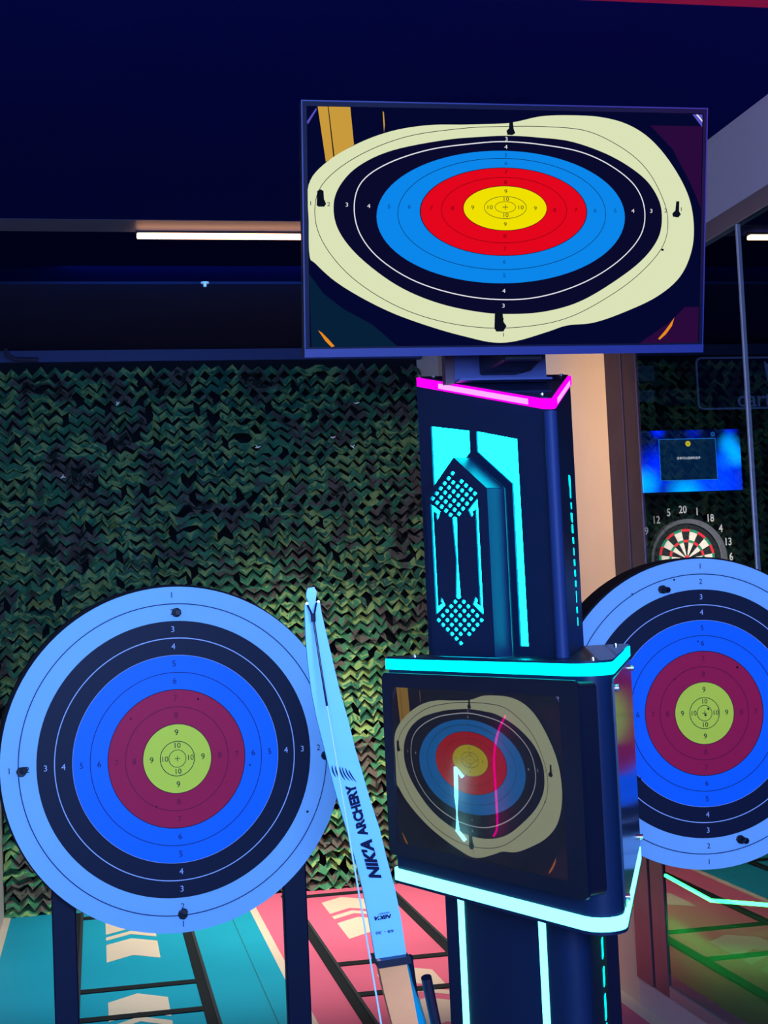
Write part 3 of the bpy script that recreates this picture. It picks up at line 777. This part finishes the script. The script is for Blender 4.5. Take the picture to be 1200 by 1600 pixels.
for pts in (limb, [(mirror(l), mirror(r)) for l, r in limb]):
    l, r_ = pts[-1]; s = 1 if pts is limb else -1
    bm = bmesh.new(); c = [l-acr*.001, r_+acr*.002, r_+acr*.002+ax*.009*s, l-acr*.001+ax*.009*s]
    a = [bm.verts.new(Vector((p.x, l.y-.014, p.z))) for p in c]; b = [bm.verts.new(Vector((p.x, l.y+.03, p.z))) for p in c]
    bm.faces.new(a); bm.faces.new(b[::-1])
    for k in range(4): bm.faces.new((a[k], a[(k+1) % 4], b[(k+1) % 4], b[k]))
    obj('limb_pocket', bm, black, B)
bm = bmesh.new(); q0, q1 = hit(640, 1494, 1, 1.80), hit(652, 1572, 1, 1.83); tube(bm, [q0, q1], [.004, .003], 8); obj('side_plate', bm, black, B, True)
# string
sm = mat('pale_string', (.35, .60, .92), .5)
sA, sB = hit(511, 1103, 1, 1.689), None
K1 = hit(489.5, 966, 1, 1.694)
bm = bmesh.new(); tube(bm, [K1, hit(500, 1035, 1, 1.689), sA], .0014, 8); obj('string_serving', bm, black, B, True)
bm = bmesh.new(); tube(bm, [K1-Vector((0, .001, -.006)), K1+Vector((0, -.001, -.004))], .0028, 8)
tube(bm, [K1, hit(485, 955, 1, 1.692), hit(480, 944, 1, 1.699), hit(479, 941, 1, 1.709)], .0012, 6); tube(bm, [K1, hit(492, 955, 1, 1.692), hit(494, 944, 1, 1.697), hit(495, 939, 1, 1.709)], .0012, 6)
obj('string_loop', bm, black, B, True)
obj_low = K1+(hit(593.5, 1580, 1, 1.668)-K1)*((K1.z-mirror(K1).z)/(K1.z-hit(593.5, 1580, 1, 1.668).z))
bm = bmesh.new(); tube(bm, [sA, obj_low], .0011, 8); obj('bowstring', bm, sm, B, True)
for v in low.data.vertices:                # the lower limb bends to the string end
    f_ = max(0, min(1, (la.z-.03-(v.co.z+.0))/(la.z)))
    q = (lb.z-v.co.z)/(lb.z-low_z) if lb.z > low_z else 0
    v.co += (obj_low-mirror(K1))*max(0, min(1, q))**1.6
for p in ((479, 943), (497, 940)):
    bm = bmesh.new(); c = hit(*p, 1, 1.699); cyl(bm, c, (0, -1, 0), .0015, .003, 8); obj('string_nock', bm, chrome, B, True)
# lettering lies on the limb surface
def limb_frame(px, py, ang):
    t = (py-917)/(581); y = dep(t)-.0012
    sl = (dep(t+.01)-dep(t))/((hit(600, 917+581*t, 1, y).z-hit(600, 917+581*(t+.01), 1, y).z))
    o = hit(px, py, 1, y); dz = Vector((0, -sl, 1)).normalized() if False else Vector((0, -sl, 1)).normalized()
    return Frame(o, (1, 0, 0), dz)
dark_ink = mat('navy_letter_ink', (.004, .008, .03), .4)
rot = PI/2 + math.atan2(23, 83)*1.0
rot = math.atan2(1.0, -.245)
def lw_text(s, px, py, size, sx=1.0, shear=0, bold=0, rr_=rot, mirror_=False, fit=None):
    f = limb_frame(px, py, 0); return text(f, s, 0, 0, size, .0006, rot=rr_, sx=sx, shear=shear, bold=bold, mirror=mirror_, fit=fit)
for st, X_, Y_, sh, bo, ro, ft in (('ARCHERY', 557.5, 1266, 0, .0011, rot, (.069, .0125)), ("NIK'A", 579, 1344, .35, .0011, rot, (.054, .0155)),
                                   ("NIK'A", 598, 1433, .3, .0008, PI+.08, (.0215, .0058)), ('ARCHERY', 600, 1426.5, 0, .0002, PI+.08, (.0145, .0020)), ('68 - 30', 601, 1456, 0, .0001, PI+.04, (.0225, .0040))):
    bm = bmesh.new(); join(bm, lw_text(st, X_, Y_, .02, shear=sh, bold=bo, rr_=ro, fit=ft)); obj('lettering', bm, dark_ink, up_limb)
bm = bmesh.new(); f = limb_frame(540, 1215, 0)
for (x0, y0, x1, y1, xc, yc) in ((519, 1196, 525, 1214, 519, 1206), (524, 1197, 532, 1218, 525, 1208), (531, 1198, 540, 1219, 532, 1210), (535, 1199, 547, 1220, 537, 1212), (540, 1200, 552, 1220, 542, 1211), (545, 1203, 557, 1222, 548, 1212)):
    L1 = []; L2 = []
    for k in range(9):
        t = k/8; x = (1-t)**2*x0+2*t*(1-t)*xc+t*t*x1; y = (1-t)**2*y0+2*t*(1-t)*yc+t*t*y1; wv = 1.1*math.sin(PI*min(t*.8+.1, 1))
        L1.append(f.px(x-wv, y, .0006)); L2.append(f.px(x+wv, y, .0006))
    poly(bm, f, L1+L2[::-1], .0006)
obj('flourish', bm, dark_ink, up_limb)
adopt(B)
for o in up_limb.children: o.matrix_parent_inverse = Matrix.Identity(4)

# black rod beside the bow
a = hit(666, 1527, 1, 1.78); b = hit(681, 1600, 1, 1.80); d = (b-a).normalized(); e = a+d*(a.z/(-d.z))
bm = bmesh.new(); tube(bm, [a, e], .0068, 20); rod = obj('support_rod', bm, mat('black_gloss_tube', (.006, .008, .02), .12, coat=1), None, True)
tag(rod, 'slim glossy black rod standing between the bow and the kiosk', 'rod')

# ------------------------------------------------------------------ ceiling lamps and small fittings
led = emit('warm_led', (1.0, .46, .22), 9.0)
def led_bar(label, x0, x1, y, z):
    t = thing('led_bar_lamp', label, 'lamp', ((x0+x1)/2, y, z), 'linear ceiling lamps')
    bm = bmesh.new(); box(bm, (x0, y-.018, z-.012), (x1, y+.018, z+.004)); bevel(bm, .003, 1); obj('diffuser', bm, led, t, True)
    boxo('housing', (x0-.004, y-.006, z+.004), (x1+.004, y+.006, z+.018), black, t)
    adopt(t)
led_bar('long warm glowing lamp on the ceiling left of the television', .20, .98, 5.41, 3.002)
led_bar('short warm glowing lamp seen through the glass at right', 2.675, 3.6, 5.37, 3.002)
p = hit(320, 441, 2, 3.005)
bm = bmesh.new(); cyl(bm, p, (0, 0, -1), .018, .006, 20); cyl(bm, p-Vector((0, 0, .006)), (0, 0, -1), .007, .014, 12)
tag(obj('sprinkler_head', bm, mat('white_plastic', (.7, .7, .7), .4), None, True), 'tiny pale sprinkler head on the dark ceiling', 'sprinkler')
bm = bmesh.new(); tube(bm, [hit(0, 505, 1, 7.85), hit(5, 535, 1, 7.85), hit(12, 555, 1, 7.85), hit(24, 561, 1, 7.85), hit(60, 562, 1, 7.85)], .012, 8)
tag(obj('hanging_cable', bm, mat('dark_cable', (.03, .03, .06), .5), None, True), 'dark cable curving along the top left corner above the netting', 'cable')

# ------------------------------------------------------------------ next room, seen through the glass
dc = hit(1073, 873, 1, 7.78)
D = thing('dartboard', 'round dartboard on the netted wall behind the glass', 'dartboard', (dc.x, 7.80, dc.z))
DF = Frame((dc.x, 7.80, dc.z), (1, 0, 0), (0, 0, 1))
foam = mat('grey_surround_foam', (.10, .10, .11), .8); sis_b = mat('black_sisal', (.012, .012, .014), .8); sis_w = mat('cream_sisal', (.72, .64, .50), .8)
dr = mat('red_sisal', (.65, .02, .03), .7); dg = mat('green_sisal', (.01, .22, .10), .7)
link('surround', holed(DF, [circ(.012, -.005, .235, n=64), circ(0, 0, .205, n=64)], -.02, .035), foam, D)
bm = bmesh.new(); cyl(bm, DF.p(0, 0, -.02), DF.n, .206, .045, 64); obj('board', bm, sis_b, D, True)
bm = bmesh.new()
for k in range(20):
    a0_ = PI/2-(k-.5)*PI/10; a1_ = a0_-PI/10
    for r0_, r1_, mi in ((.016, .099, k % 2), (.099, .107, 2+k % 2), (.107, .162, k % 2), (.162, .170, 2+k % 2)):
        if mi in (2, 3): r0_, r1_ = (r0_-.004, r1_+.003)
        pts = [(r0_*math.cos(a), r0_*math.sin(a)) for a in (a0_, (a0_+a1_)/2, a1_)]+[(r1_*math.cos(a), r1_*math.sin(a)) for a in (a1_, (a0_+a1_)/2, a0_)]
        poly(bm, DF, pts, .026+.0006*(mi > 1), {0: 0, 1: 1, 2: 2, 3: 3}[mi])
poly(bm, DF, circ(0, 0, .018, n=20), .0275, 2); poly(bm, DF, circ(0, 0, .0064, n=16), .028, 0)
obj('scoring_face', bm, [sis_b, sis_w, dr, dg], D)
for k, s in enumerate('20 1 18 4 13 6 10 15 2 17 3 19 7 16 8 11 14 9 12 5'.split()):
    a = PI/2-k*PI/10; bm = bmesh.new(); join(bm, text(DF, s, .285*math.cos(a), .285*math.sin(a), .062, .0, sx=.8, thick=.002, bold=.0008))
    obj('numeral', bm, mat('pale_numerals', (.75, .72, .66), .5), D)
adopt(D)

V = thing('wall_screen', 'blue glowing screen above the dartboard behind the glass', 'screen', (3.487, 7.87, 2.31))
x0, x1 = hit(992, 720, 1, 7.80).x, hit(1158, 720, 1, 7.80).x; z0, z1 = hit(1075, 768, 1, 7.80).z, hit(1075, 672, 1, 7.80).z
VF = Frame((x0, 7.80, z0), (1, 0, 0), (0, 0, 1)); VW, VH = x1-x0, z1-z0
bm = bmesh.new(); slab(bm, VF, [(-.01, -.012), (VW+.01, -.012), (VW+.01, VH+.012), (-.01, VH+.012)], -.018, -.002); obj('casing', bm, black, V)
m = bpy.data.materials.new('blue_bokeh_picture'); m.use_nodes = True; nt = m.node_tree; nt.nodes.clear()
tc = nt.nodes.new('ShaderNodeTexCoord'); acc = None
for bx, bz, br, col, st in ((.05, .05, .10, (0, .45, .75), 1.0), (.15, .16, .13, (0, .02, 1.0), .9), (.06, .0, .2, (0, .02, .9), .7), (.30, -.02, .12, (0, .40, .8), 1.2), (.42, .0, .2, (0, .06, .9), .8), (.57, .06, .2, (0, .04, 1.0), .8),
                            (.59, .27, .07, (0, .35, 1.0), 1.1), (.64, .20, .07, (0, .35, 1.0), 1.1), (.56, .18, .07, (0, .15, 1.0), .7), (.15, .36, .05, (0, .02, 1.0), 1.0), (.60, .36, .05, (0, .02, .9), .7), (.37, .35, .06, (0, .01, .5), .6)):
    vm = nt.nodes.new('ShaderNodeVectorMath'); vm.operation = 'DISTANCE'; vm.inputs[1].default_value = (x0+bx, 7.80, z0+bz)
    nt.links.new(tc.outputs['Object'], vm.inputs[0]); mr = nt.nodes.new('ShaderNodeMapRange'); mr.interpolation_type = 'SMOOTHSTEP'
    mr.inputs[1].default_value = 0; mr.inputs[2].default_value = br*1.3; mr.inputs[3].default_value = st; mr.inputs[4].default_value = 0
    nt.links.new(vm.outputs['Value'], mr.inputs[0])
    sc3 = nt.nodes.new('ShaderNodeVectorMath'); sc3.operation = 'SCALE'; sc3.inputs[0].default_value = col; nt.links.new(mr.outputs[0], sc3.inputs['Scale'])
    if acc is None: acc = sc3.outputs[0]
    else:
        ad = nt.nodes.new('ShaderNodeVectorMath'); ad.operation = 'ADD'; nt.links.new(acc, ad.inputs[0]); nt.links.new(sc3.outputs[0], ad.inputs[1]); acc = ad.outputs[0]
ad = nt.nodes.new('ShaderNodeVectorMath'); ad.operation = 'ADD'; ad.inputs[1].default_value = (0, .002, .03); nt.links.new(acc, ad.inputs[0])
e_ = nt.nodes.new('ShaderNodeEmission'); o_ = nt.nodes.new('ShaderNodeOutputMaterial'); nt.links.new(ad.outputs[0], e_.inputs[0]); nt.links.new(e_.outputs[0], o_.inputs[0]); e_.inputs[1].default_value = 1.7
bm = bmesh.new(); poly(bm, VF, [(0, 0), (VW, 0), (VW, VH), (0, VH)], 0, 0)
poly(bm, VF, [(.152, .065), (.508, .065), (.508, .310), (.152, .310)], .0006, 1); poly(bm, VF, [(.156, .069), (.504, .069), (.504, .306), (.156, .306)], .0012, 2)
poly(bm, VF, circ(.333, .280, .0165, n=24), .0018, 3); join(bm, text(VF, 'x', .333, .281, .022, .0022), 2)
annulus(bm, VF, (.492, .333), .009, .013, .0018, 1, 20); poly(bm, VF, circ(.492, .333, .004, n=10), .0018, 1)
join(bm, text(VF, '没有可以选择的选手', .333, .195, .0165, .0018, bold=.0002), 4)
bmesh.ops.recalc_face_normals(bm, faces=bm.faces[:]); me = bpy.data.meshes.new('display'); bm.to_mesh(me); bm.free()
link('display', me, [m, emit('panel_edge_blue', (.02, .22, .8), 1), emit('panel_dark', (.002, .02, .07), 1), emit('coin_yellow', (.9, .7, .02), 1), emit('screen_white', (.9, .95, 1), 1)], V)
adopt(V)

SG = thing('wall_sign', 'dim outlined sign with rounded corners and pale letters behind the glass', 'sign', (4.1, 7.85, 2.62))
so = hit(1090, 641, 1, 7.80)
SF = Frame((so.x, 7.80, so.z), (1, 0, 0), (0, 0, 1))
sgm = mat('sign_pale_paint', (.35, .42, .8), .5)
bm = bmesh.new(); slab(bm, SF, rr(0, 0, 1.2, .312, .03), -.01, .004); obj('board', bm, mat('sign_dark_board', (.008, .01, .05), .4), SG)
link('outline', holed(SF, [rr(0, 0, 1.2, .312, .035), rr(.011, .011, 1.189, .301, .026)], .004, .010), sgm, SG)
c_ = SF.px(1184, 623); me = text(SF, 'darts', c_[0], c_[1], .125, .005, thick=.002, bold=.001, fit=(.265, .098)); link('lettering', me, sgm, SG)
bm = bmesh.new(); slab(bm, SF, [SF.px(*q) for q in ((1193, 564), (1195, 580), (1199, 595), (1208, 604), (1222, 606), (1236, 600), (1246, 575), (1230, 585), (1208, 578))], .004, .008); obj('emblem', bm, sgm, SG)
adopt(SG)
for lab, q in (('upper pale notice on the dark wall beside the steel post', (981, 572, 1023, 595)), ('lower pale notice on the dark wall beside the steel post', (981, 610, 1025, 628))):
    a = hit(q[0], q[1], 1, 7.85); b = hit(q[2], q[3], 1, 7.85)
    tag(boxo('wall_rectangle', (a.x, 7.85, b.z), (b.x, 7.86, a.z), mat('dim_rectangle', (.08, .16, .22), .6)), lab, 'notice', 'small notices on the far wall')  # plain pale rectangles, not identified
a = hit(1025, 612, 1, 7.8); b = hit(1072, 634, 1, 7.8)
bm = bmesh.new(); box(bm, (a.x, 7.70, b.z), (b.x, 7.83, a.z)); bevel(bm, .01, 2)
tag(obj('projector_box', bm, mat('dark_unit_casing', (.02, .025, .06), .4)), 'dark box mounted on the far wall beside the notices', 'box')

# green light tube low in the next room
gp = [hit(1040, 1368, 2, .13), hit(1111, 1407, 2, .13), hit(1200, 1414, 2, .13), hit(1290, 1421, 2, .13)]
bm = bmesh.new(); tube(bm, gp, .009, 10)
tag(obj('green_light_tube', bm, emit('green_led', (.02, 1.0, .10), 14.0), None, True), 'bright green bent light tube low behind the glass', 'light')

# two thin glowing lines, unseen, added to make the reflections in the monitor glass
def mirrored(X, Y):
    o = BF.p(0, 0, .0296); d = ray(X, Y); t = (o-EYE).dot(BF.n)/d.dot(BF.n); p = EYE+d*t
    r = d-2*d.dot(BF.n)*BF.n; return p+r*((XL+.02-p.x)/r.x)
bm = bmesh.new(); tube(bm, [mirrored(*q) for q in ((723, 1214), (712, 1199), (713, 1245), (715, 1298), (727, 1313))], .006, 8)
tag(obj('reflection_line', bm, emit('reflection_cyan', (.25, .85, 1.0), 12.0), None, True), 'cyan neon line on the left wall, mirrored in the kiosk monitor', 'light')
bm = bmesh.new(); tube(bm, smooth_path([mirrored(*q) for q in ((790, 1118), (778, 1145), (772, 1185), (775, 1240), (777, 1290), (771, 1307))]), .003, 8)
tag(obj('reflection_line', bm, emit('reflection_pink', (1.0, .0, .35), 5.0), None, True), 'pink curved neon line on the left wall, mirrored in the kiosk monitor', 'light')
